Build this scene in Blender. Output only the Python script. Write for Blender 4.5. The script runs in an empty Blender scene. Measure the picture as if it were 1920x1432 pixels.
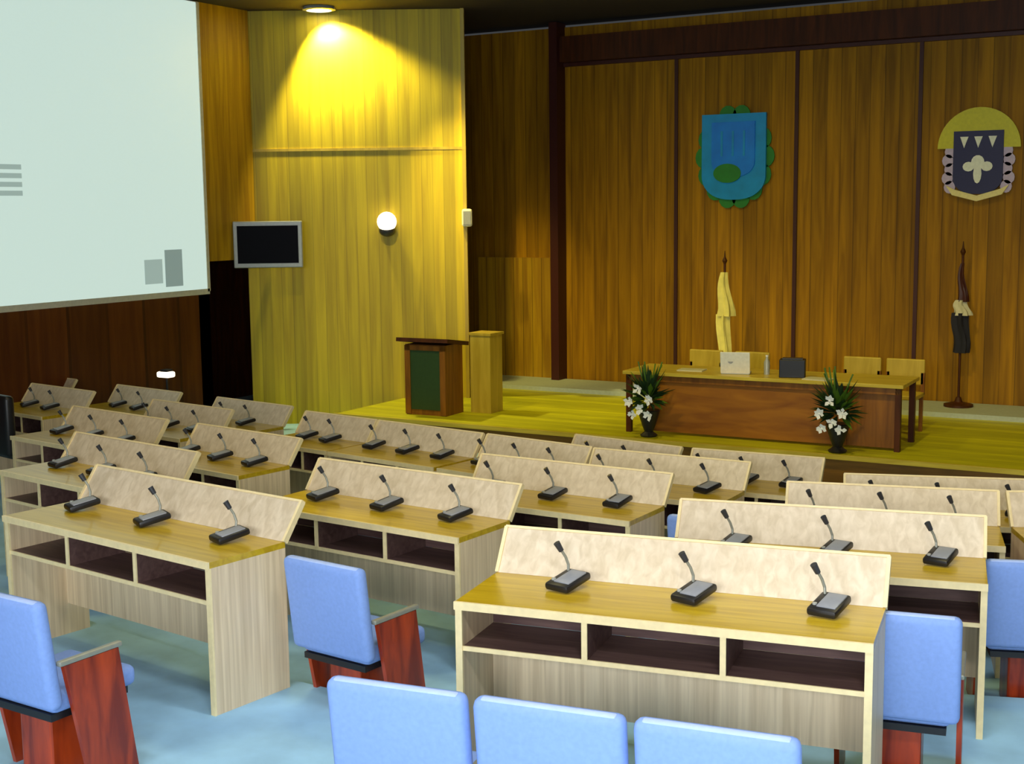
import bpy, bmesh, math, random
from mathutils import Vector, Matrix
R = math.radians
PI = math.pi
random.seed(4)
scene = bpy.context.scene
col = scene.collection

# ------------------------------------------------------------------ camera
cam_d = bpy.data.cameras.new('camera'); cam = bpy.data.objects.new('camera', cam_d); col.objects.link(cam)
scene.camera = cam
cam_d.sensor_fit = 'HORIZONTAL'; cam_d.sensor_width = 36.0; cam_d.lens = 36.0*2500/1920
cam_d.clip_start = .05; cam_d.clip_end = 200
pit, rol, yaw = R(7.5), R(-.7), R(30)
fw = Vector((-math.sin(yaw)*math.cos(pit), math.cos(yaw)*math.cos(pit), -math.sin(pit)))
rt = Vector((math.cos(yaw), math.sin(yaw), 0)); up = rt.cross(fw)
r2 = math.cos(rol)*rt + math.sin(rol)*up; u2 = -math.sin(rol)*rt + math.cos(rol)*up
mw = Matrix((r2, u2, -fw)).transposed().to_4x4(); mw.translation = Vector((0, 0, 2.386))
cam.matrix_world = mw

# ------------------------------------------------------------------ view and world
scene.view_settings.view_transform = 'Standard'
scene.view_settings.look = 'None'
scene.view_settings.gamma = 1
scene.view_settings.use_curve_mapping = False
scene.view_settings.exposure = 0.0
w = bpy.data.worlds.new('world'); scene.world = w; w.use_nodes = True
w.node_tree.nodes['Background'].inputs[0].default_value = (.9, .95, 1, 1)
w.node_tree.nodes['Background'].inputs[1].default_value = .05

def area(name, loc, target, sx, sy, power, color, spread=180):
    d = bpy.data.lights.new(name, 'AREA'); d.shape = 'RECTANGLE'; d.size = sx; d.size_y = sy
    d.energy = power; d.color = color; d.spread = R(spread)
    o = bpy.data.objects.new(name, d); col.objects.link(o); o.location = loc
    o.rotation_euler = (Vector(target)-Vector(loc)).to_track_quat('-Z', 'Y').to_euler()
    return o
def spot(name, loc, target, power, color, angle, blend=.5, radius=.08):
    d = bpy.data.lights.new(name, 'SPOT'); d.energy = power; d.color = color; d.spot_size = R(angle)
    d.spot_blend = blend; d.shadow_soft_size = radius
    o = bpy.data.objects.new(name, d); col.objects.link(o); o.location = loc
    o.rotation_euler = (Vector(target)-Vector(loc)).to_track_quat('-Z', 'Y').to_euler()
    return o
CEIL = 5.02
COOL = (.93, .97, 1.0); WARM = (1.0, .82, .24)
# added ceiling fill lights, unseen (fixtures built further down at the same places)
FILL_LUMS = [(0.2, 1.0, 120), (-1.6, 4.4, 46), (2.2, 4.6, 24), (-4.6, 3.2, 24), (-1.2, 7.6, 26), (-5.4, 6.8, 30), (-9.0, 7.2, 12)]
for x, y, p in FILL_LUMS:
    area('ceiling_fill_lamp_light', (x, y, CEIL-.09), (x, y, 0), 1.1, .55, p, COOL if y < 6 else WARM, 150)
# cool fill from three tall windows added, unseen, in the wall behind the camera
FILL_WINS = [-3.6, -.6, 2.4]; WY = -2.6
for x, p in zip(FILL_WINS, (135, 235, 235)):
    area('window_fill_light', (x, WY+.06, 2.35), (x-.3*x-.4, 5, .6), 2.2, 2.4, p, (.90, .95, 1.0), 150)
# downlight that grazes the splayed pale panel
spot('downlight_light', (-11.18, 14.40, CEIL-.10), (-11.05, 15.10, 3.5), 640, (1, .88, .40), 100, .45, .07)
# warm stage spots hung from the ceiling
STAGE_SPOTS = [(-9.0, 11.6, 400), (-6.2, 11.2, 330), (-3.4, 11.2, 330), (-.8, 11.4, 280)]
for x, y, p in STAGE_SPOTS:
    spot('stage_lamp_light', (x, y, CEIL-.14), (x, y+3.8, -.2), p, WARM, 74, .8, .08)

WASH = [(-9.25, 13.7, 520), (-7.4, 14.0, 80), (-5.2, 14.0, 80), (-2.8, 14.0, 70)]  # added unseen lamps that brighten the back wall
for x, y, p in WASH:
    spot('wall_fill_light', (x, y, CEIL-.14), (x-.9 if x < -9 else x, 17.5, .2 if x < -9 else .9), p, (1.0, .80, .18), 38 if x < -9 else 84, .9, .08)

# ------------------------------------------------------------------ materials
def lin(c):
    return tuple(((v/255)/12.92 if v/255 <= .04045 else ((v/255+.055)/1.055)**2.4) for v in c)+(1,)
def principled(name):
    m = bpy.data.materials.new(name); m.use_nodes = True
    return m, m.node_tree, m.node_tree.nodes['Principled BSDF']
def plain(name, c, rough=.5, metal=0, noise=.06, scale=30, coat=0):
    m, t, b = principled(name)
    tc = t.nodes.new('ShaderNodeTexCoord'); n = t.nodes.new('ShaderNodeTexNoise'); n.inputs['Scale'].default_value = scale
    n.inputs['Detail'].default_value = 4
    r = t.nodes.new('ShaderNodeValToRGB')
    a = lin(c); r.color_ramp.elements[0].position = .3; r.color_ramp.elements[1].position = .7
    r.color_ramp.elements[0].color = tuple(v*(1-noise) for v in a[:3])+(1,)
    r.color_ramp.elements[1].color = tuple(min(1, v*(1+noise)) for v in a[:3])+(1,)
    t.links.new(tc.outputs['Object'], n.inputs['Vector']); t.links.new(n.outputs['Fac'], r.inputs[0]); t.links.new(r.outputs[0], b.inputs['Base Color'])
    b.inputs['Roughness'].default_value = rough; b.inputs['Metallic'].default_value = metal
    b.inputs['Coat Weight'].default_value = coat
    return m
def wood(name, c1, c2, rough=.4, scale=(14, 14, 1.0), boards=0, axis=0, line=.5, coat=0, world=False):
    """grain stretched along z (or what scale says); boards = board width in metres along axis, dark joints between"""
    m, t, b = principled(name)
    tc = t.nodes.new('ShaderNodeTexCoord'); mp = t.nodes.new('ShaderNodeMapping'); mp.inputs['Scale'].default_value = scale
    n = t.nodes.new('ShaderNodeTexNoise'); n.inputs['Scale'].default_value = 1.6; n.inputs['Detail'].default_value = 5; n.inputs['Distortion'].default_value = .6
    r = t.nodes.new('ShaderNodeValToRGB'); r.color_ramp.elements[0].position = .33; r.color_ramp.elements[1].position = .68
    r.color_ramp.elements[0].color = lin(c1); r.color_ramp.elements[1].color = lin(c2)
    t.links.new(tc.outputs['Object'], mp.inputs[0]); t.links.new(mp.outputs[0], n.inputs['Vector']); t.links.new(n.outputs['Fac'], r.inputs[0])
    out = r.outputs[0]
    if boards:
        s = t.nodes.new('ShaderNodeSeparateXYZ'); t.links.new(tc.outputs['Object'], s.inputs[0])
        d = t.nodes.new('ShaderNodeMath'); d.operation = 'DIVIDE'; d.inputs[1].default_value = boards
        t.links.new(s.outputs[axis], d.inputs[0])
        f = t.nodes.new('ShaderNodeMath'); f.operation = 'FRACT'; t.links.new(d.outputs[0], f.inputs[0])
        fl = t.nodes.new('ShaderNodeMath'); fl.operation = 'FLOOR'; t.links.new(d.outputs[0], fl.inputs[0])
        wn = t.nodes.new('ShaderNodeTexWhiteNoise'); wn.noise_dimensions = '1D'; t.links.new(fl.outputs[0], wn.inputs['W'])
        mr = t.nodes.new('ShaderNodeMapRange'); mr.inputs['To Min'].default_value = .80; mr.inputs['To Max'].default_value = 1.12
        t.links.new(wn.outputs['Value'], mr.inputs[0])
        lt = t.nodes.new('ShaderNodeMath'); lt.operation = 'GREATER_THAN'; lt.inputs[1].default_value = .07; t.links.new(f.outputs[0], lt.inputs[0])
        m2 = t.nodes.new('ShaderNodeMapRange'); m2.inputs['To Min'].default_value = line; m2.inputs['To Max'].default_value = 1
        t.links.new(lt.outputs[0], m2.inputs[0])
        mu = t.nodes.new('ShaderNodeMath'); mu.operation = 'MULTIPLY'; t.links.new(mr.outputs[0], mu.inputs[0]); t.links.new(m2.outputs[0], mu.inputs[1])
        vm = t.nodes.new('ShaderNodeVectorMath'); vm.operation = 'SCALE'; t.links.new(out, vm.inputs[0]); t.links.new(mu.outputs[0], vm.inputs['Scale'])
        out = vm.outputs[0]
    t.links.new(out, b.inputs['Base Color']); b.inputs['Roughness'].default_value = rough; b.inputs['Coat Weight'].default_value = coat
    return m
def emit(name, c, strength, base=(0, 0, 0, 1)):
    m, t, b = principled(name)
    b.inputs['Base Color'].default_value = base; b.inputs['Emission Color'].default_value = lin(c); b.inputs['Emission Strength'].default_value = strength
    return m
M = {}
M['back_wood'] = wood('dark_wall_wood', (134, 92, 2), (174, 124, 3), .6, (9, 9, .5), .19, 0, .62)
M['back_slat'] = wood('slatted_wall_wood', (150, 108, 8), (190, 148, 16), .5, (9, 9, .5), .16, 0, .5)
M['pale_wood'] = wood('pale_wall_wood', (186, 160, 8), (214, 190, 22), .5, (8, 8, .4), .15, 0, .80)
M['side_wood'] = wood('side_wall_wood', (88, 40, 10), (112, 58, 14), .5, (6, 6, .5), .6, 1, .6)
M['dark_wood'] = wood('dark_brown_wood', (58, 28, 10), (84, 42, 14), .5, (8, 8, .8))
M['riser'] = wood('riser_wood', (112, 72, 14), (142, 94, 20), .5, (1, 8, 8))
M['red_trim'] = plain('dark_red_trim', (62, 18, 10), .5)
M['ceiling'] = plain('ceiling_paint', (46, 36, 28), .9)
M['stage'] = wood('stage_boards', (180, 178, 8), (204, 200, 22), .45, (1.2, 10, 10), .14, 1, .85)
M['stage_step'] = plain('grey_step', (178, 188, 178), .8)
M['top'] = wood('honey_tabletop', (184, 148, 16), (210, 176, 34), .3, (1.2, 14, 14), coat=.2)
M['screenwood'] = wood('pale_maple', (212, 192, 160), (234, 216, 188), .4, (16, 16, 1.0))
M['panelwood'] = wood('beige_laminate', (214, 188, 150), (240, 216, 178), .45, (26, 26, .8))
M['edge'] = plain('cream_edging', (246, 224, 170), .4)
M['shelf_in'] = wood('shaded_brown_laminate', (84, 60, 58), (108, 82, 76), .5, (2, 20, 20))  # shade inside the open shelves is put into this brown
M['carpet'] = plain('blue_grey_carpet', (158, 204, 232), .75, 0, .16, 3)
M['blue'] = plain('blue_upholstery', (132, 162, 224), .8, 0, .05, 60)
M['blue_edge'] = plain('pale_blue_piping', (176, 196, 240), .7)
M['red_wood'] = wood('red_brown_wood', (120, 32, 8), (186, 66, 20), .35, (10, 10, 1.5), coat=.2)
M['black'] = plain('black_plastic', (26, 26, 30), .4)
M['char'] = plain('charcoal_plastic', (54, 56, 62), .35)
M['grey'] = plain('grey_plastic', (150, 152, 158), .4)
M['neck'] = plain('dull_metal', (150, 150, 136), .4, .2)
M['silver'] = plain('silver_plastic', (176, 178, 170), .35, .2)
M['glass_black'] = plain('black_glass', (5, 5, 14), .45)
M['white'] = plain('white_enamel', (240, 238, 232), .4)
M['glass_black'].node_tree.nodes['Principled BSDF'].inputs['Specular IOR Level'].default_value = .08
M['globe'] = emit('lit_opal_glass', (255, 240, 215), 1.6, lin((240, 236, 224)))
M['lampglow'] = emit('lit_lens', (255, 246, 200), 14)
M['panelglow'] = emit('lit_diffuser', (245, 250, 255), 3)  # glow of the added ceiling lights and windows
M['screen'] = emit('projected_image', (206, 230, 220), .86, lin((120, 124, 122)))
M['screen_grey'] = emit('projected_grey', (160, 184, 176), .78, lin((100, 104, 102)))
M['screen_dark'] = emit('projected_dark_grey', (130, 152, 146), .78, lin((90, 94, 92)))
M['screen_edge'] = plain('screen_border', (226, 224, 206), .7)
M['green_panel'] = plain('dark_green_panel', (44, 70, 34), .5)
M['podium'] = wood('podium_wood', (112, 66, 14), (150, 94, 22), .4, (8, 8, .8))
M['olive'] = wood('olive_wood', (176, 150, 40), (200, 172, 60), .45, (8, 8, .8))
M['table_top'] = wood('table_top_wood', (186, 160, 50), (214, 190, 76), .35, (1, 10, 10))
M['table_front'] = wood('table_front_wood', (128, 74, 14), (164, 104, 22), .42, (1, 6, 6))
for q in ('back_wood', 'side_wood', 'dark_wood'): M[q].node_tree.nodes['Principled BSDF'].inputs['Specular IOR Level'].default_value = .25
M['leaf'] = plain('dark_green_leaf', (36, 62, 30), .5, 0, .25, 12)
M['leaf2'] = plain('mid_green_leaf', (86, 122, 30), .5, 0, .2, 12)
M['petal'] = plain('white_petal', (238, 238, 240), .6)
M['flag_y'] = plain('pale_yellow_cloth', (238, 226, 128), .8, 0, .1, 8)
M['flag_d'] = plain('dark_navy_cloth', (26, 26, 40), .8)
M['flag_w'] = plain('off_white_cloth', (205, 200, 170), .8)
M['sh_blue'] = plain('shield_blue', (4, 130, 255), .5, 0, .12, 5)
M['sh_teal'] = plain('shield_teal', (8, 150, 225), .5, 0, .1, 5)
M['sh_green'] = plain('shield_green', (34, 130, 44), .55, 0, .15, 5)
M['em_yellow'] = plain('crest_yellow', (212, 206, 40), .5)
M['em_navy'] = plain('crest_navy', (30, 32, 84), .5)
M['em_lilac'] = plain('crest_lilac', (200, 184, 214), .5)
M['em_white'] = plain('crest_white', (240, 244, 226), .5)
M['em_cream'] = plain('crest_cream', (240, 226, 150), .5)

# ------------------------------------------------------------------ mesh helpers
class MB:
    def __init__(s): s.b = bmesh.new()
    def box(s, c, d, rot=None, bev=0, seg=2):
        t = bmesh.new(); bmesh.ops.create_cube(t, size=1)
        bmesh.ops.scale(t, vec=d, verts=t.verts)
        if bev: bmesh.ops.bevel(t, geom=t.edges[:], offset=bev, segments=seg, affect='EDGES', profile=.5)
        m = Matrix.Translation(c) @ (rot.to_4x4() if rot else Matrix())
        s._join(t, m); return s
    def cyl(s, a, b, r0, r1=None, n=14):
        a = Vector(a); b = Vector(b); d = b-a; t = bmesh.new()
        bmesh.ops.create_cone(t, cap_ends=True, segments=n, radius1=r0, radius2=r0 if r1 is None else r1, depth=d.length)
        s._join(t, Matrix.Translation((a+b)/2) @ d.to_track_quat('Z', 'Y').to_matrix().to_4x4()); return s
    def sph(s, c, r, sc=(1, 1, 1), n=16):
        t = bmesh.new(); bmesh.ops.create_uvsphere(t, u_segments=n, v_segments=max(6, n//2+2), radius=r)
        s._join(t, Matrix.Translation(c) @ Matrix.Diagonal((*sc, 1))); return s
    def lathe(s, prof, c=(0, 0, 0), n=18):
        t = bmesh.new(); rings = []
        for r, z in prof:
            rings.append([t.verts.new((r*math.cos(2*PI*i/n), r*math.sin(2*PI*i/n), z)) for i in range(n)])
        for a, b in zip(rings, rings[1:]):
            for i in range(n): t.faces.new((a[i], a[(i+1) % n], b[(i+1) % n], b[i]))
        t.faces.new(rings[0][::-1]); t.faces.new(rings[-1]); s._join(t, Matrix.Translation(c)); return s
    def prism(s, pts, a, b, plane='xz'):
        """extrude 2-D outline pts; xz -> along y from a to b; yz -> along x; xy -> along z"""
        t = bmesh.new()
        def P(u, v, k): return {'xz': (u, k, v), 'yz': (k, u, v), 'xy': (u, v, k)}[plane]
        A = [t.verts.new(P(u, v, a)) for u, v in pts]; B = [t.verts.new(P(u, v, b)) for u, v in pts]; n = len(pts)
        t.faces.new(A); t.faces.new(B[::-1])
        for i in range(n): t.faces.new((A[i], B[i], B[(i+1) % n], A[(i+1) % n]))
        bmesh.ops.recalc_face_normals(t, faces=t.faces); s._join(t, Matrix()); return s
    def tube(s, pts, r, n=8):
        for a, b in zip(pts, pts[1:]): s.cyl(a, b, r, n=n)
        for p in pts[1:-1]: s.sph(p, r, n=8)
        return s
    def quad(s, *p):
        s.b.faces.new([s.b.verts.new(v) for v in p]); return s
    def _join(s, t, m):
        t.transform(m); me = bpy.data.meshes.new('tmp'); t.to_mesh(me); t.free(); s.b.from_mesh(me); bpy.data.meshes.remove(me)
    def build(s, name, mat, parent=None, smooth=False):
        me = bpy.data.meshes.new(name); s.b.to_mesh(me); s.b.free()
        me.materials.append(mat)
        if smooth:
            for p in me.polygons: p.use_smooth = True
            me.set_sharp_from_angle(angle=R(40))
        o = bpy.data.objects.new(name, me); col.objects.link(o)
        if parent: o.parent = parent
        return o
def empty(name, loc=(0, 0, 0), rz=0):
    o = bpy.data.objects.new(name, None); col.objects.link(o); o.location = loc; o.rotation_euler = (0, 0, rz); o.empty_display_size = .1
    return o
def tag(o, label, cat, group=None, kind=None):
    o['label'] = label; o['category'] = cat
    if group: o['group'] = group
    if kind: o['kind'] = kind
    return o
def struct(o): o['kind'] = 'structure'; return o
def copy_tree(o, parent=None):
    c = o.copy(); col.objects.link(c); c.parent = parent
    for ch in [x for x in col.objects if x.parent == o]: copy_tree(ch, c)
    return c

# ------------------------------------------------------------------ the place: rows curve about a point in front of the stage
C0 = Vector((-3.73, 15.1)); F0 = R(-9)
ROW_R = [10.2, 8.85, 7.65, 6.5, 5.6]; ROW_Z = [0, -.12, -.24, -.36, -.47]; FRONT_Z = -.58; STAGE_Z = -.24
def rowpos(Rr, s):
    phi = s/Rr
    if phi >= F0: return C0.x+Rr*math.sin(phi), C0.y-Rr*math.cos(phi), phi
    e = s-F0*Rr
    return C0.x+Rr*math.sin(F0)+e*math.cos(F0), C0.y-Rr*math.cos(F0)+e*math.sin(F0), F0

# floor: five curved terraces stepping down to the stage
m = MB(); BND = [10.0, 8.62, 7.42, 6.28, 5.38]; zs = ROW_Z+[FRONT_Z]
def curve(Rb):
    pts = []
    s = -16.0
    while s < Rb*R(75): pts.append(rowpos(Rb, s)[:2]); s += .25
    return pts
def bound(Rb, N=80):
    s0, s1 = -16.0, Rb*R(78)
    return [rowpos(Rb, s0+(s1-s0)*i/N)[:2] for i in range(N+1)]
OUT = [(-17+(22)*i/80, -5) for i in range(81)]
curves = [OUT]+[bound(b) for b in BND]
INN = [(-17+(22)*i/80, 17.75) for i in range(81)]
for k in range(5):
    a, b = curves[k], curves[k+1]
    for i in range(80):
        m.quad((*a[i], zs[k]), (*a[i+1], zs[k]), (*b[i+1], zs[k]), (*b[i], zs[k]))
        m.quad((*b[i], zs[k]), (*b[i+1], zs[k]), (*b[i+1], zs[k+1]), (*b[i], zs[k+1]))
a = curves[5]
for i in range(80): m.quad((*a[i], FRONT_Z), (*a[i+1], FRONT_Z), (*INN[i+1], FRONT_Z), (*INN[i], FRONT_Z))
m.quad((a[-1][0], a[-1][1], FRONT_Z), (5, -5, FRONT_Z), (9, 17.75, FRONT_Z), (5, 17.75, FRONT_Z))
m.box((-4, 6.4, -.72), (27, 23, .2))
fl = struct(m.build('floor', M['carpet']))
bpy.context.view_layer.update()

# walls, ceiling, stage
YB = 17.6
WX0, WX1 = -12.2, 8.2
# back wall with pale field, columns and header
struct(MB().box((-3.0, YB+.1, 2.0), (23, .2, 5.9)).build('wall_back', M['back_wood']))
struct(MB().box((-10.02, YB-.03, .69), (1.36, .06, 1.86)).build('trim_1', M['back_slat']))
struct(MB().box((-9.27, YB-.12, 2.1), (.13, .28, 5.8)).build('trim_2', M['red_trim']))
struct(MB().box((-.55, YB-.08, 4.62), (17.3, .2, .36)).build('trim_3', M['dark_wood']))
struct(MB().box((-.55, YB-.03, 4.41), (17.3, .06, .05)).build('trim_4', M['red_trim']))
for i, x in enumerate((-7.45, -5.72, -4.1, -2.4)):
    struct(MB().box((x, YB-.01, 2.1), (.05, .03, 4.6)).build('trim_%d' % (5+i), M['red_trim']))
struct(MB().box((WX1+.1, 6.3, 2.1), (.2, 23, 5.9)).build('wall_right', M['back_wood']))
struct(MB().box((-2.6, WY-.1, 2.2), (22, .2, 5.7)).build('wall_front', M['pale_wood']))
for i, x in enumerate(FILL_WINS):  # unseen windows, added to light the desk fronts and chair backs
    o = struct(MB().box((x, WY+.01, 2.35), (2.2, .03, 2.4)).build('window_%d' % (i+1), M['panelglow']))
    m = MB()
    for dx in (-1.13, 0, 1.13): m.box((x+dx, WY+.03, 2.35), (.06, .05, 2.52))
    for dz in (-1.23, 0, 1.23): m.box((x, WY+.03, 2.35+dz), (2.3, .05, .06))
    m.build('window_frame', M['white'], o)
struct(MB().box((WX0-.1, 4.1, 2.1), (.2, 18.2, 5.9)).build('wall_left', M['side_wood']))
struct(MB().box((-14.4, 15.4, 2.1), (.2, 4.6, 5.9)).build('wall_passage', M['dark_wood']))
struct(MB().box((-13.3, 13.1, 2.1), (2.2, .2, 5.9)).build('wall_passage_side', M['dark_wood']))
struct(MB().box((-3, 6.3, CEIL+.1), (23, 23.2, .2)).build('ceiling', M['ceiling']))
# splayed pale panel wall, local x along the wall
PW = empty('tmp'); bpy.data.objects.remove(PW)
PA = Vector((-12.3, 14.1)); PD = Vector((math.cos(R(30)), math.sin(R(30)))); PN = Vector((PD.y, -PD.x)); PL = 2.97
def on_panel(t, off=0, z=0): p = PA+PD*t+PN*off; return (p.x, p.y, z)
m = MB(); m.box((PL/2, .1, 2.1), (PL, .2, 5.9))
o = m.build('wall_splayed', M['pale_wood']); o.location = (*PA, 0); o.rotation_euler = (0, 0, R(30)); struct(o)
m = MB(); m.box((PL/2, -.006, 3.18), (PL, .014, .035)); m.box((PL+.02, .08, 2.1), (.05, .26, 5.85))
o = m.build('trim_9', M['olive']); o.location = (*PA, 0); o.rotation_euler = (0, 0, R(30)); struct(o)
# lintel wood over the dark doorway between side wall and panel
m = MB(); m.box((-12.25, 13.65, 3.37), (.16, .95, 3.3)); struct(m.build('wall_lintel', M['back_slat']))

# stage with its boards, riser and grey step along the back wall
SX0 = -10.5
m = MB(); m.prism([(SX0, 13.6), (WX1, 13.6), (WX1, YB), (SX0, YB)], STAGE_Z-.04, STAGE_Z, 'xy'); st = struct(m.build('floor_stage', M['stage']))
m = MB(); m.box(((SX0+WX1)/2, 13.65, (FRONT_Z+STAGE_Z-.04)/2), (WX1-SX0, .05, STAGE_Z-.04-FRONT_Z)); m.box((SX0+.025, 15.6, (FRONT_Z+STAGE_Z-.04)/2), (.05, 3.9, STAGE_Z-.04-FRONT_Z))
struct(m.build('trim_10', M['riser']))
struct(MB().box(((SX0+WX1)/2, 13.585, STAGE_Z-.015), (WX1-SX0, .03, .05)).build('trim_11', M['table_top']))
struct(MB().box((-1.2, 17.08, STAGE_Z+.03), (18.6, .94, .06)).build('trim_12', M['stage_step']))

# ------------------------------------------------------------------ hall luminaires: added fill lights, stage spots, seen downlight
lab_l = ['nearest over the foreground chairs', 'over the nearest right-hand desk', 'over the right aisle', 'over the left foreground desk', 'over the third row', 'over the left middle rows', 'by the side wall']
for (x, y, p), l in zip(FILL_LUMS, lab_l):
    t = tag(empty('ceiling_fill_light', (x, y, CEIL)), 'added flush ceiling fill light, unseen, the one '+l, 'ceiling light', 'added ceiling fill lights of the hall')
    MB().box((0, 0, -.03), (1.3, .75, .06), bev=.01).build('housing', M['white'], t)
    MB().box((0, 0, -.064), (1.12, .57, .008)).build('diffuser', M['panelglow'], t)
lab_s = ['over the lectern', 'over the left end of the stage table', 'over the right end of the stage table', 'over the right end of the stage']
for (x, y, p), l in zip(STAGE_SPOTS, lab_s):
    t = tag(empty('stage_spotlight', (x, y, CEIL)), 'black stage spotlight hung from the ceiling '+l, 'spotlight', 'stage spotlights')
    MB().cyl((0, 0, 0), (0, 0, -.05), .05).build('mount', M['black'], t)
    MB().cyl((0, -.12, .0-.02), (0, .02, -.10), .05, .065).build('housing', M['char'], t)
lab_w = ['above the gap beside the pale wall', 'above the left door panel of the back wall', 'above the blue coat of arms', 'above the yellow-arched crest']
for (x, y, p), l in zip(WASH, lab_w):  # unseen fixtures added for the back wall fill
    t = tag(empty('wall_fill_lamp', (x, y, CEIL)), 'small black fill lamp added on the ceiling '+l, 'spotlight', 'added fill lamps before the back wall')
    MB().cyl((0, 0, 0), (0, 0, -.04), .05).build('mount', M['black'], t)
    MB().cyl((0, -.08, -.03), (0, .02, -.10), .05, .06).build('housing', M['char'], t)
t = tag(empty('downlight', (*on_panel(1.12, .30)[:2], CEIL)), 'bright round downlight in the ceiling above the pale splayed wall', 'ceiling light')
MB().lathe([(.20, 0), (.22, -.04), (.17, -.05), (.16, -.02)]).build('ring', M['silver'], t, True)
MB().cyl((0, 0, -.03), (0, 0, -.045), .155).build('lens', M['lampglow'], t)

# ------------------------------------------------------------------ projection screen on the side wall
t = tag(empty('projection_screen', (WX0+.12, 11.06, 1.3)), 'large pale projection screen hanging on the dark side wall', 'screen')
m = MB(); m.box((0, 0, 1.88), (.02, 3.94, 3.62)); m.build('screen_fabric', M['screen'], t)
m = MB(); m.box((0, 0, .04), (.03, 4.02, .07)); m.box((0, 2.0, 1.86), (.03, .05, 3.64)); m.box((0, -2.0, 1.86), (.03, .05, 3.64)); m.build('border', M['screen_edge'], t)
MB().box((-.04, 0, 3.66), (.09, 4.1, .09), bev=.02).build('roller_case', M['white'], t)
m = MB()
for k in range(4): m.box((.012, -1.22, 1.58-k*.095), (.006, .66, .055))
m.build('projected_text_lines', M['screen_grey'], t)
MB().box((.012, 1.03, .34), (.006, .30, .30)).build('projected_picture', M['screen_grey'], t)
MB().box((.012, 1.38, .37), (.006, .30, .46)).build('projected_picture', M['screen_dark'], t)

# ------------------------------------------------------------------ monitor and round lamps on the splayed wall
t = tag(empty('wall_monitor', on_panel(.36, .42, 1.62), R(32)), 'flat black monitor with silver frame on the pale splayed wall', 'monitor')
m = MB(); m.box((0, 0, .30), (.92, .05, .62), bev=.012); m.build('frame', M['silver'], t)
MB().box((0, -.027, .30), (.81, .008, .50)).build('display', M['glass_black'], t)
m = MB(); m.box((.05, .06, .3), (.3, .07, .24)); m.box((.05, .2, .3), (.06, .34, .06)); m.build('bracket', M['black'], t)
def wall_lamp(tt, off, z, label):
    t = tag(empty('wall_lamp', on_panel(tt, off, z), R(30)), label, 'lamp', 'round lamps on the pale wall')
    m = MB(); m.cyl((0, 0, -.05), (0, -.07, -.05), .10); m.sph((0, -.12, -.10), .11, (1, .9, .75)); m.build('base', M['char'], t, True)
    MB().sph((0, -.14, .02), .135).build('globe', M['globe'], t, True)
wall_lamp(1.93, 0, 2.18, 'round white lamp with dark base in the middle of the pale wall')
t = tag(empty('wall_speaker', on_panel(PL+.05, .06, 2.20), R(30)), 'small pale box at the right-hand edge of the pale wall', 'speaker')
MB().box((0, -.06, .04), (.14, .16, .24), bev=.03).build('case', M['screen_edge'], t)
MB().box((0, -.145, .04), (.10, .01, .18)).build('grille', M['grey'], t)

# ------------------------------------------------------------------ desks
# the block left of the aisle stands a little further from the stage
DR = {(1, -3.12): .36, (2, -4.85): .36, (2, -3.20): .34, (3, -7.35): .34, (3, -5.20): .34, (4, -9.00): .28, (4, -7.05): .28, (4, -5.30): .28, (3, 1.98): .2}
def make_desk(row, s, wd, label, cat_group):
    x, y, phi = rowpos(ROW_R[row]+DR.get((row, s), 0), s)
    t = tag(empty('conference_desk', (x, y, ROW_Z[row]), phi), label, 'desk', cat_group)
    h = wd/2
    m = MB(); m.box((0, -.09, .735), (wd, .48, .03)); m.build('tabletop', M['top'], t)
    MB().box((0, -.337, .735), (wd+.004, .014, .034)).build('edge_trim', M['edge'], t)
    for sx in (-1, 1):
        m = MB(); m.box((sx*(h-.014), -.085, .36), (.028, .47, .72)); sp = m.build('side_panel', M['panelwood'], t)
        MB().box((sx*(h-.014), -.325, .36), (.03, .012, .72)).build('edge_trim', M['edge'], sp)
    MB().box((0, .02, .36), (wd-.06, .02, .36)).build('modesty_panel', M['panelwood'], t)
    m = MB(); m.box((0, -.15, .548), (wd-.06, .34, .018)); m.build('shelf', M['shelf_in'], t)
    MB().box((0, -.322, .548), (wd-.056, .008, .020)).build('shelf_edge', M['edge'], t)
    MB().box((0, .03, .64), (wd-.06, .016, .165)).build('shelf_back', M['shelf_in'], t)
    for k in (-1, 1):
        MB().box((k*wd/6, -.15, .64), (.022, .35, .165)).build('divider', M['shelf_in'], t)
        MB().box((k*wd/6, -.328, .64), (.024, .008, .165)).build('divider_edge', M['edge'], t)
    # board that rises from the far edge and leans outwards
    a = math.atan2(.13, .18); L = math.hypot(.13, .18)
    rm = Matrix.Rotation(-a, 3, 'X')
    m = MB(); m.box((0, .15+.065, .745+.09), (wd, .02, L), rot=rm); fs = m.build('front_screen', M['screenwood'], t)
    m = MB(); m.box((0, .15+.131, .745+.182), (wd+.004, .026, .012), rot=rm)
    for sx in (-1, 1): m.box((sx*(h-.002), .15+.063, .745+.092), (.016, .03, L), rot=rm)
    m.build('edge_trim', M['edge'], fs)
    return t
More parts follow.
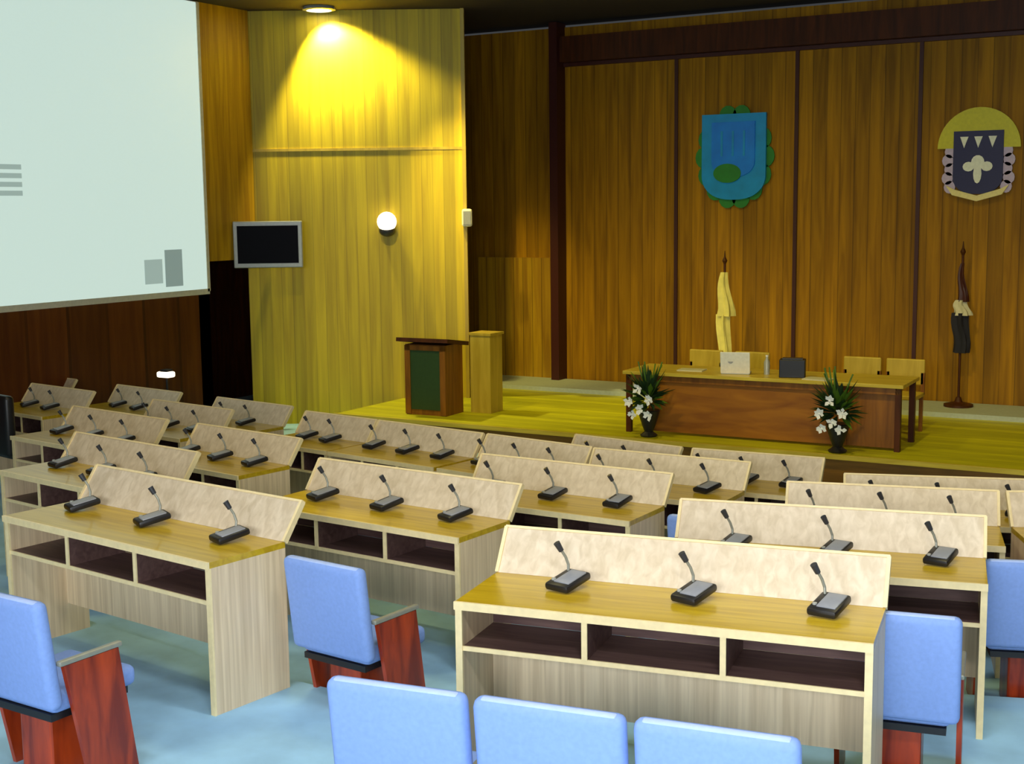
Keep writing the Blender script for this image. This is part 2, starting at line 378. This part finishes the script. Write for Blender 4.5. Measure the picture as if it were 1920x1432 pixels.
# microphone unit, neck rising from the far left of the base
def make_mic():
    t = empty('conference_microphone')
    rm = Matrix.Rotation(R(10), 3, 'X')
    MB().box((0, 0, .034), (.125, .175, .034), rot=rm, bev=.012).build('base', M['black'], t, True)
    MB().box((.012, .0, .0525), (.08, .13, .008), rot=rm, bev=.003).build('speaker_grille', M['grey'], t, True)
    MB().cyl((-.042, -.045, .035), (-.042, -.045, .049), .010).build('button', M['silver'], t)
    pts = [(-.04, .055, .048), (-.045, .062, .085), (-.055, .055, .120), (-.066, .040, .150)]
    MB().tube(pts, .0065).build('gooseneck', M['neck'], t, True)
    MB().cyl((-.066, .040, .148), (-.078, .022, .185), .012, .015).build('microphone_head', M['char'], t, True)
    return t
mic0 = make_mic(); used = [False]
def place_mic(x, y, z, rz, label, group):
    o = mic0 if not used[0] else copy_tree(mic0); used[0] = True
    o.location = (x, y, z); o.rotation_euler = (0, 0, rz); tag(o, label, 'microphone', group)
    return o
# row, s, width, microphones, desk label, phrase for its microphones
DESKS = [
 (0, -1.35, 1.70, 3, 'large pale wood desk with honey top at the left edge of the foreground', 'the left foreground desk'),
 (0, 1.60, 1.70, 3, 'brightly lit cream desk behind the three blue foreground chairs, open shelf below', 'the nearest right-hand desk'),
 (1, -3.12, 1.40, 3, 'beige desk directly behind the left foreground desk', 'the desk right behind the left foreground desk'),
 (1, -.76, 1.56, 3, 'honey-topped desk of the second row in the middle, behind a single blue chair', 'the middle desk of the second row'),
 (1, 1.82, 1.55, 3, 'honey-topped desk behind the brightly lit cream desk, at right', 'the desk behind the brightly lit cream desk'),
 (2, -4.85, 1.35, 3, 'shadowed desk of the third row at left, beside the black office chair', 'the third-row desk beside the black office chair'),
 (2, -3.20, 1.22, 3, 'desk of the third row with a dark open shelf, left of the yellow gap', 'the third-row desk left of the aisle'),
 (2, -.28, 1.45, 3, 'desk of the third row in the middle, over the cream desk left half', 'the middle desk of the third row'),
 (2, 1.85, 1.22, 3, 'desk of the third row at right, mostly hidden by a desk in front', 'the mostly hidden third-row desk at right'),
 (2, 3.24, 1.38, 2, 'desk of the third row cut by the right edge of the photo', 'the third-row desk cut by the right edge'),
 (3, -7.35, 1.15, 2, 'small dim desk of the fourth row at far left by the side wall', 'the far left fourth-row desk'),
 (3, -5.20, 1.20, 3, 'small dim desk of the fourth row below the doorway', 'the fourth-row desk below the doorway'),
 (3, -3.49, .90, 2, 'small yellowish desk of the fourth row below the round wall lamp', 'the narrow fourth-row desk'),
 (3, -2.43, 1.18, 3, 'yellowish desk of the fourth row below the lectern', 'the fourth-row desk below the lectern'),
 (3, -1.28, 1.03, 3, 'fourth-row desk in the middle whose board ends in a slanted cream edge', 'the fourth-row desk in the middle'),
 (3, -.07, 1.24, 3, 'fourth-row desk below the left flower arrangement', 'the fourth-row desk below the left flowers'),
 (3, 1.98, 1.30, 3, 'fourth-row desk near the right edge, only its board showing', 'the fourth-row desk near the right edge'),
 (4, -9.00, 1.15, 2, 'tiny dark desk of the front row at far left below the screen', 'the front-row desk below the screen'),
 (4, -7.05, 1.15, 2, 'tiny dark desk of the front row near the screen corner', 'the front-row desk near the screen corner'),
 (4, -5.30, 1.15, 2, 'tiny desk of the front row at the foot of the dark doorway', 'the front-row desk at the dark doorway'),
 (4, -.91, 1.05, 2, 'front-row desk under the left end of the stage table', 'the front-row desk under the left end of the stage table'),
 (4, .29, 1.05, 3, 'front-row desk under the middle of the stage table', 'the front-row desk under the middle of the stage table'),
]
for row, s, wd, nm, lab, ph in DESKS:
    make_desk(row, s, wd, lab, 'conference desks in curved rows')
    for k in range(nm):
        x, y, phi = rowpos(ROW_R[row]+DR.get((row, s), 0), s)
        e = (k-(nm-1)/2)*wd*(.36 if (row, s) == (0, -1.35) else .325)+(.09 if s == 1.60 else .06 if s == 1.82 else 0)
        x += e*math.cos(phi); y += e*math.sin(phi)
        nmz = ({3: ['left', 'middle', 'right'], 2: ['left', 'right']}[nm])[k]
        place_mic(x, y, ROW_Z[row]+.75, phi+R(random.uniform(-22, -4)), '%s microphone on %s' % ('black gooseneck' if row < 2 else 'dark', ph)+(', %s one' % nmz), 'gooseneck microphones on the desks')

# ------------------------------------------------------------------ chairs
def make_chair():
    t = empty('armchair')
    rm = Matrix.Rotation(R(7), 3, 'X')
    b = MB().box((0, -.245, .61), (.505, .07, .47), rot=rm, bev=.03, seg=3).build('backrest', M['blue'], t, True)
    MB().box((0, -.278, .835), (.45, .03, .02), rot=rm, bev=.008).build('piping', M['blue_edge'], b, True)
    MB().box((0, .0, .395), (.44, .44, .09), bev=.03, seg=3).build('seat', M['blue'], t, True)
    MB().box((0, -.02, .335), (.40, .40, .03)).build('seat_pan', M['black'], t)
    m = MB(); m.box((0, -.02, .16), (.20, .26, .32), bev=.01); m.build('pedestal', M['red_wood'], t)
    for sx in (-1, 1):
        m = MB(); m.prism([(-.19, .56), (.09, .56), (.17, 0), (-.08, 0)], sx*.250-.011, sx*.250+.011, 'yz'); m.build('arm_panel', M['red_wood'], t)
        MB().box((sx*.250, -.05, .572), (.03, .32, .022), bev=.006).build('armrest', M['neck'], t)
    return t
ch0 = make_chair(); cu = [False]
def chair(x, y, z, rz, label):
    o = ch0 if not cu[0] else copy_tree(ch0); cu[0] = True
    o.location = (x, y, z); o.rotation_euler = (0, 0, R(rz)); tag(o, label, 'chair', 'blue armchairs with red wood arms'); return o
chair(-2.47, 3.70, 0, 8, 'blue armchair in the foreground, left of the three side by side')
chair(-1.945, 3.775, 0, 8, 'blue armchair in the foreground, middle of the three side by side')
chair(-1.42, 3.85, 0, 8, 'blue armchair in the foreground, right of the three side by side')
chair(-4.44, 3.80, 0, -3, 'blue armchair with orange-red wooden arm at the lower left corner')
chair(-3.84, 5.16, -.12, -6, 'blue armchair with dark red arm between the two foreground desks')
chair(-1.33, 5.62, -.12, 10, 'blue armchair right of the cream foreground desk, partly hidden by it')
chair(-1.06, 7.16, -.24, 18, 'dim blue armchair at the right edge behind the desks')
chair(-2.99, 7.78, -.36, 4, 'blue armchair glimpsed through the gap left of the cream desk microphones')

# ------------------------------------------------------------------ lectern, wooden stand
t = tag(empty('lectern', (-9.36, 14.22, STAGE_Z), R(2)), 'brown wooden lectern with dark green front on the stage', 'lectern')
m = MB(); m.box((0, 0, .45), (.60, .42, .9)); m.build('body', M['podium'], t)
MB().box((0, -.215, .46), (.44, .012, .78)).build('front_panel', M['green_panel'], t)
m = MB()
m.box((-.26, -.222, .45), (.08, .02, .88)); m.box((.26, -.222, .45), (.08, .02, .88)); m.box((0, -.222, .86), (.60, .02, .06)); m.build('front_frame', M['podium'], t)
MB().box((0, -.03, .93), (.76, .54, .05), rot=Matrix.Rotation(R(-8), 3, 'X')).build('reading_top', M['dark_wood'], t)
t = tag(empty('wooden_stand', (-8.82, 14.62, STAGE_Z), 0), 'pale yellowish wooden stand right beside the lectern', 'stand')
MB().box((0, 0, .50), (.30, .30, 1.0)).build('body', M['olive'], t)
MB().box((0, 0, 1.015), (.34, .34, .03)).build('top', M['olive'], t)

# ------------------------------------------------------------------ stage table and what stands on and around it
TX0, TX1, TY0, TY1, TZ = -6.55, -3.40, 14.0, 14.75, .72
t = tag(empty('stage_table', ((TX0+TX1)/2, (TY0+TY1)/2, STAGE_Z), R(1)), 'long wooden table with closed brown front on the stage', 'table')
tw = TX1-TX0
MB().box((0, 0, TZ-.02), (tw+.06, TY1-TY0+.04, .04), bev=.005).build('tabletop', M['table_top'], t)
MB().box((-.15, -.32, .36), (tw-.85, .03, .66)).build('front_panel', M['table_front'], t)
m = MB(); m.box((0, -.34, .655), (tw, .04, .09)); m.build('apron', M['podium'], t)
MB().box((tw/2-.36, -.30, .34), (.66, .03, .62)).build('end_front_panel', M['podium'], t)
for sx in (-1, 1):
    for sy in (-1, 1): MB().box((sx*(tw/2-.03), sy*.33, .34), (.06, .06, .68)).build('leg', M['dark_wood'], t)
tz = STAGE_Z+TZ
# laptop seen from behind
t = tag(empty('laptop', (-5.27, 14.16, tz), R(14)), 'open white laptop seen from behind on the stage table', 'laptop')
MB().box((0, .10, .01), (.32, .22, .018), bev=.004).build('keyboard_base', M['silver'], t)
l = MB().box((0, -.03, .135), (.33, .014, .25), rot=Matrix.Rotation(R(12), 3, 'X'), bev=.005).build('lid', M['white'], t)
MB().cyl((-.05, -.040, .155), (-.05, -.030, .155), .03, n=16).build('lid_badge', M['grey'], l)
t = tag(empty('document_box', (-4.62, 14.2, tz), R(14)), 'black box standing on the stage table right of the laptop', 'box')
MB().box((0, 0, .10), (.28, .18, .20), bev=.008).build('case', M['black'], t)
MB().box((0, .01, .205), (.22, .12, .014)).build('top_tray', M['char'], t)
t = tag(empty('water_bottle', (-4.95, 14.3, tz)), 'small clear bottle between laptop and black box on the stage table', 'bottle')
MB().lathe([(.032, 0), (.034, .14), (.014, .18), (.014, .20)], n=14).build('body', M['silver'], t, True)
MB().cyl((0, 0, .20), (0, 0, .22), .016).build('cap', M['white'], t)
for x, y, rz, l in [(-5.85, 14.3, 5, 'left of the white laptop'), (-4.30, 14.12, -8, 'right of the black box')]:
    tag(MB().box((0, 0, .006), (.30, .21, .012)).build('paper_stack', M['flag_w'], None), 'cream papers on the stage table '+l, 'papers')
    o = bpy.context.scene.collection.objects[-1] if False else [q for q in col.objects if q.name.startswith('paper_stack')][-1]
    o.location = (x, y, tz); o.rotation_euler = (0, 0, R(rz))
for x, l in [(-6.15, 'behind the left end of the stage table'), (-5.55, 'behind the stage table left of the laptop'), (-4.2, 'behind the stage table right of the black box'), (-3.7, 'behind the right end of the stage table')]:
    t = tag(empty('stage_chair', (x, 15.3, STAGE_Z), R(180)), 'low yellowish wooden chair '+l, 'chair', 'yellowish chairs behind the stage table')
    MB().box((0, 0, .43), (.44, .42, .05), bev=.01).build('seat', M['olive'], t)
    MB().box((0, -.2, .68), (.44, .04, .30), bev=.015).build('backrest', M['olive'], t)
    for sx in (-1, 1):
        for sy in (-1, 1): MB().box((sx*.19, sy*.18, .205), (.04, .04, .41)).build('leg', M['podium'], t)
        MB().box((sx*.2, -.2, .55), (.04, .04, .25)).build('back_post', M['podium'], t)

# flower arrangements at both front corners of the table
def flowers(x, y, label, seed):
    rnd = random.Random(seed)
    t = tag(empty('flower_arrangement', (x, y, STAGE_Z)), label, 'flowers', 'flower arrangements before the stage table')
    MB().lathe([(.09, 0), (.10, .02), (.05, .06), (.08, .14), (.13, .30), (.12, .31)], n=16).build('vase', M['black'], t, True)
    m = MB(); m2 = MB()
    for i in range(150):
        a = rnd.uniform(0, 2*PI); e = rnd.uniform(-.5, 1.45); L = rnd.uniform(.20, .34)*(1 if math.sin(a) < .2 else .5)
        d = Vector((math.cos(a)*math.cos(e), math.sin(a)*math.cos(e), math.sin(e)))
        c = Vector((0, 0, .42)); tip = c+d*L*(1+.35*max(0, d.z)); base = c+d*.06
        sd = d.cross(Vector((0, 0, 1))).normalized()*rnd.uniform(.022, .04); mid = (base+tip)/2+Vector((0, 0, .02))
        k = (m if rnd.random() < .72 else m2)
        k.quad(base, mid+sd, tip, mid-sd)
    for i in range(7):
        a = rnd.uniform(0, 2*PI); m2.tube([(0, 0, .45), (math.cos(a)*.10, math.sin(a)*.08, .70), (math.cos(a)*.16, math.sin(a)*.1, rnd.uniform(.78, .92))], .008, 6)
    m.build('dark_foliage', M['leaf'], t); m2.build('light_foliage', M['leaf2'], t)
    spots = [(-.12, -.27, .44), (.03, -.30, .36), (.12, -.26, .46), (-.02, -.25, .58), (.10, -.24, .28), (-.10, -.24, .28)]
    for (px, py, pz) in spots:
        f = MB(); c = Vector((px, py, pz))
        for k in range(6):
            a = k*PI/3+rnd.random(); d = Vector((math.cos(a), -.35, math.sin(a))).normalized(); sd = d.cross(Vector((0, 1, 0))).normalized()*.022
            L = rnd.uniform(.05, .08); f.quad(c, c+d*L*.6+sd, c+d*L, c+d*L*.6-sd)
        f.sph(c, .014, n=8); f.build('blossom', M['petal'], t)
flowers(-6.17, 13.80, 'dark leafy arrangement with white flowers at the left corner of the stage table', 3)
flowers(-3.98, 13.78, 'dark leafy arrangement with white flowers near the right end of the stage table', 8)

# furled flags on poles
def flag(x, y, label, ztop, cloth, mats, zs_):
    t = tag(empty('furled_flag', (x, y, STAGE_Z if y < 16.7 else STAGE_Z+.06)), label, 'flag')
    z0 = t.location.z
    MB().lathe([(.18, 0), (.18, .03), (.05, .06), (.03, .12)], n=18).build('stand', M['dark_wood'], t, True)
    MB().cyl((0, 0, .05), (0, 0, ztop-z0-.1), .016).build('pole', M['dark_wood'], t, True)
    MB().lathe([(.012, -.12), (.035, -.07), (.012, -.02), (.004, .06)], (0, 0, ztop-z0-.02), 10).build('finial', M['dark_wood'], t, True)
    for (zb, za, r0, r1), mt in zip(zs_, mats):
        m = MB(); b = bmesh.new(); n = 20; rings = []
        for i in range(9):
            f = i/8; z = zb+(za-zb)*f-z0; r = r0+(r1-r0)*f
            sway = .02*math.sin(f*5+zb)
            rings.append([b.verts.new(((r*(1+.28*math.sin(5*th+f*2)))*math.cos(th)+sway, (r*(1+.28*math.sin(5*th+f*2)))*math.sin(th)*.8, z)) for th in [2*PI*k/n for k in range(n)]])
        for A, B in zip(rings, rings[1:]):
            for k in range(n): b.faces.new((A[k], A[(k+1) % n], B[(k+1) % n], B[k]))
        b.faces.new(rings[0][::-1]); b.faces.new(rings[-1]); m._join(b, Matrix()); m.build('cloth', mt, t, True)
flag(-6.30, 16.5, 'pale yellow furled flag on a dark pole behind the stage table', 1.74, None, [M['flag_y'], M['flag_y']], [(.15, .95, .07, .08), (.93, 1.50, .11, .04)])
flag(-3.44, 17.2, 'dark furled flag with a white patch, below the yellow-arched crest', 1.85, None, [M['flag_d'], M['flag_w'], M['red_trim']], [(.50, 1.0, .085, .09), (.97, 1.16, .10, .06), (1.14, 1.62, .06, .02)])

# ------------------------------------------------------------------ emblems on the back wall
def shield_pts(wd, h, n=10, top=.0):
    pts = [(-wd/2, h/2), (wd/2, h/2), (wd/2, -h*.22)]
    for i in range(1, n):
        a = (PI/2)*i/n; pts.append((wd/2*math.cos(a)**.8, -h*.22-(h*.28)*math.sin(a)))
    pts.append((0, -h/2))
    for i in range(n-1, 0, -1):
        a = (PI/2)*i/n; pts.append((-wd/2*math.cos(a)**.8, -h*.22-(h*.28)*math.sin(a)))
    pts.append((-wd/2, -h*.22)); return pts
def ell(cx, cz, rx, rz, n=24, a0=0, a1=2*PI): return [(cx+rx*math.cos(a0+(a1-a0)*i/n), cz+rz*math.sin(a0+(a1-a0)*i/n)) for i in range(n)]
t = tag(empty('blue_shield', (-6.58, YB-.02, 3.02)), 'blue and teal coat of arms with green surround on the back wall', 'emblem')
m = MB(); 
for i in range(14):
    a = 2*PI*i/14; m.prism(ell(.44*math.cos(a), .56*math.sin(a), .13, .15, 14), -.02, -.001-i*.0004, 'xz')
m.build('green_wreath', M['sh_green'], t)
MB().prism(shield_pts(.92, 1.16), -.06, -.02, 'xz').build('outer_shield', M['sh_teal'], t)
MB().prism([(p[0], p[1]+.10) for p in shield_pts(.62, .74)], -.08, -.06, 'xz').build('inner_shield', M['sh_blue'], t)
m = MB(); m.prism(ell(-.08, -.22, .2, .13), -.086, -.06, 'xz'); m.build('green_mound', M['sh_green'], t)
m = MB()
for k in range(3): m.box((-.16+k*.16, -.083, .18), (.03, .008, .34))
m.build('stripes', M['sh_teal'], t)

t = tag(empty('crest', (-3.36, YB-.02, 2.98)), 'crest with yellow arch over a navy and white shield on the back wall', 'emblem')
arch = [(.50*math.cos(a), .06+.50*math.sin(a)) for a in [PI*i/24 for i in range(25)]]+[(.27*math.cos(a), .06+.18*math.sin(a)) for a in [PI-PI*i/16 for i in range(17)]]
MB().prism(arch, -.05, -.01, 'xz').build('yellow_arch', M['em_yellow'], t)
for sx in (-1, 1):
    m = MB()
    for k in range(5): m.prism(ell(sx*(.34+.03*(k % 2)), .02-k*.11, .07, .08, 12), -.045, -.012-k*.0005, 'xz')
    m.build('side_mantling', M['em_lilac'], t)
MB().prism([(p[0], p[1]-.12) for p in shield_pts(.60, .78)], -.07, -.02, 'xz').build('shield', M['em_navy'], t)
for px in (-.17, 0, .17): MB().prism([(px-.05, .20), (px+.05, .20), (px, .06)], -.08, -.07, 'xz').build('white_point', M['em_white'], t)
m = MB(); m.prism(ell(0, -.12, .08, .09, 14), -.08, -.07, 'xz')
for sx in (-1, 1): m.prism(ell(sx*.11, -.17, .07, .06, 12), -.0805, -.07, 'xz')
m.prism(ell(0, -.26, .05, .12, 12), -.081, -.07, 'xz')
m.build('white_cross', M['em_white'], t)
rb = [(-.38, -.40), (-.30, -.52), (0, -.60), (.30, -.52), (.38, -.40), (.28, -.45), (0, -.53), (-.28, -.45)]
MB().prism(rb, -.085, -.03, 'xz').build('ribbon', M['em_cream'], t)

# ------------------------------------------------------------------ dim left corner: lit lamp on a stand, dark office chair
t = tag(empty('reading_lamp', (-11.35, 11.50, FRONT_Z-.0)), 'small bright white lamp on a dark stand near the side wall', 'lamp')
MB().lathe([(.14, 0), (.14, .025), (.02, .05)], n=16).build('base', M['black'], t, True)
MB().cyl((0, 0, .04), (0, 0, 1.02), .014).build('pole', M['black'], t)
MB().box((0, 0, 1.09), (.11, .11, .04), bev=.012).build('shade', M['black'], t)
MB().box((0, -.01, 1.05), (.19, .13, .07), bev=.02).build('lamp_head', M['globe'], t)
def office_chair(x, y, z, rz, label):
    t = tag(empty('office_chair', (x, y, z), R(rz)), label, 'chair', None)
    MB().box((0, -.24, .72), (.5, .10, .56), bev=.04, seg=3).build('backrest', M['black'], t, True)
    MB().box((0, 0, .46), (.5, .46, .10), bev=.03).build('seat', M['black'], t, True)
    MB().cyl((0, 0, .10), (0, 0, .42), .03).build('gas_column', M['char'], t)
    for k in range(5):
        a = 2*PI*k/5
        l = MB().cyl((0, 0, .11), (.22*math.cos(a), .22*math.sin(a), .07), .022, .014, 8).build('foot', M['char'], t)
        MB().sph((.22*math.cos(a), .22*math.sin(a), .03), .03, n=10).build('castor', M['black'], l)
office_chair(-9.98, 8.26, -.24, -12, 'black office chair at the left edge of the photo below the screen')
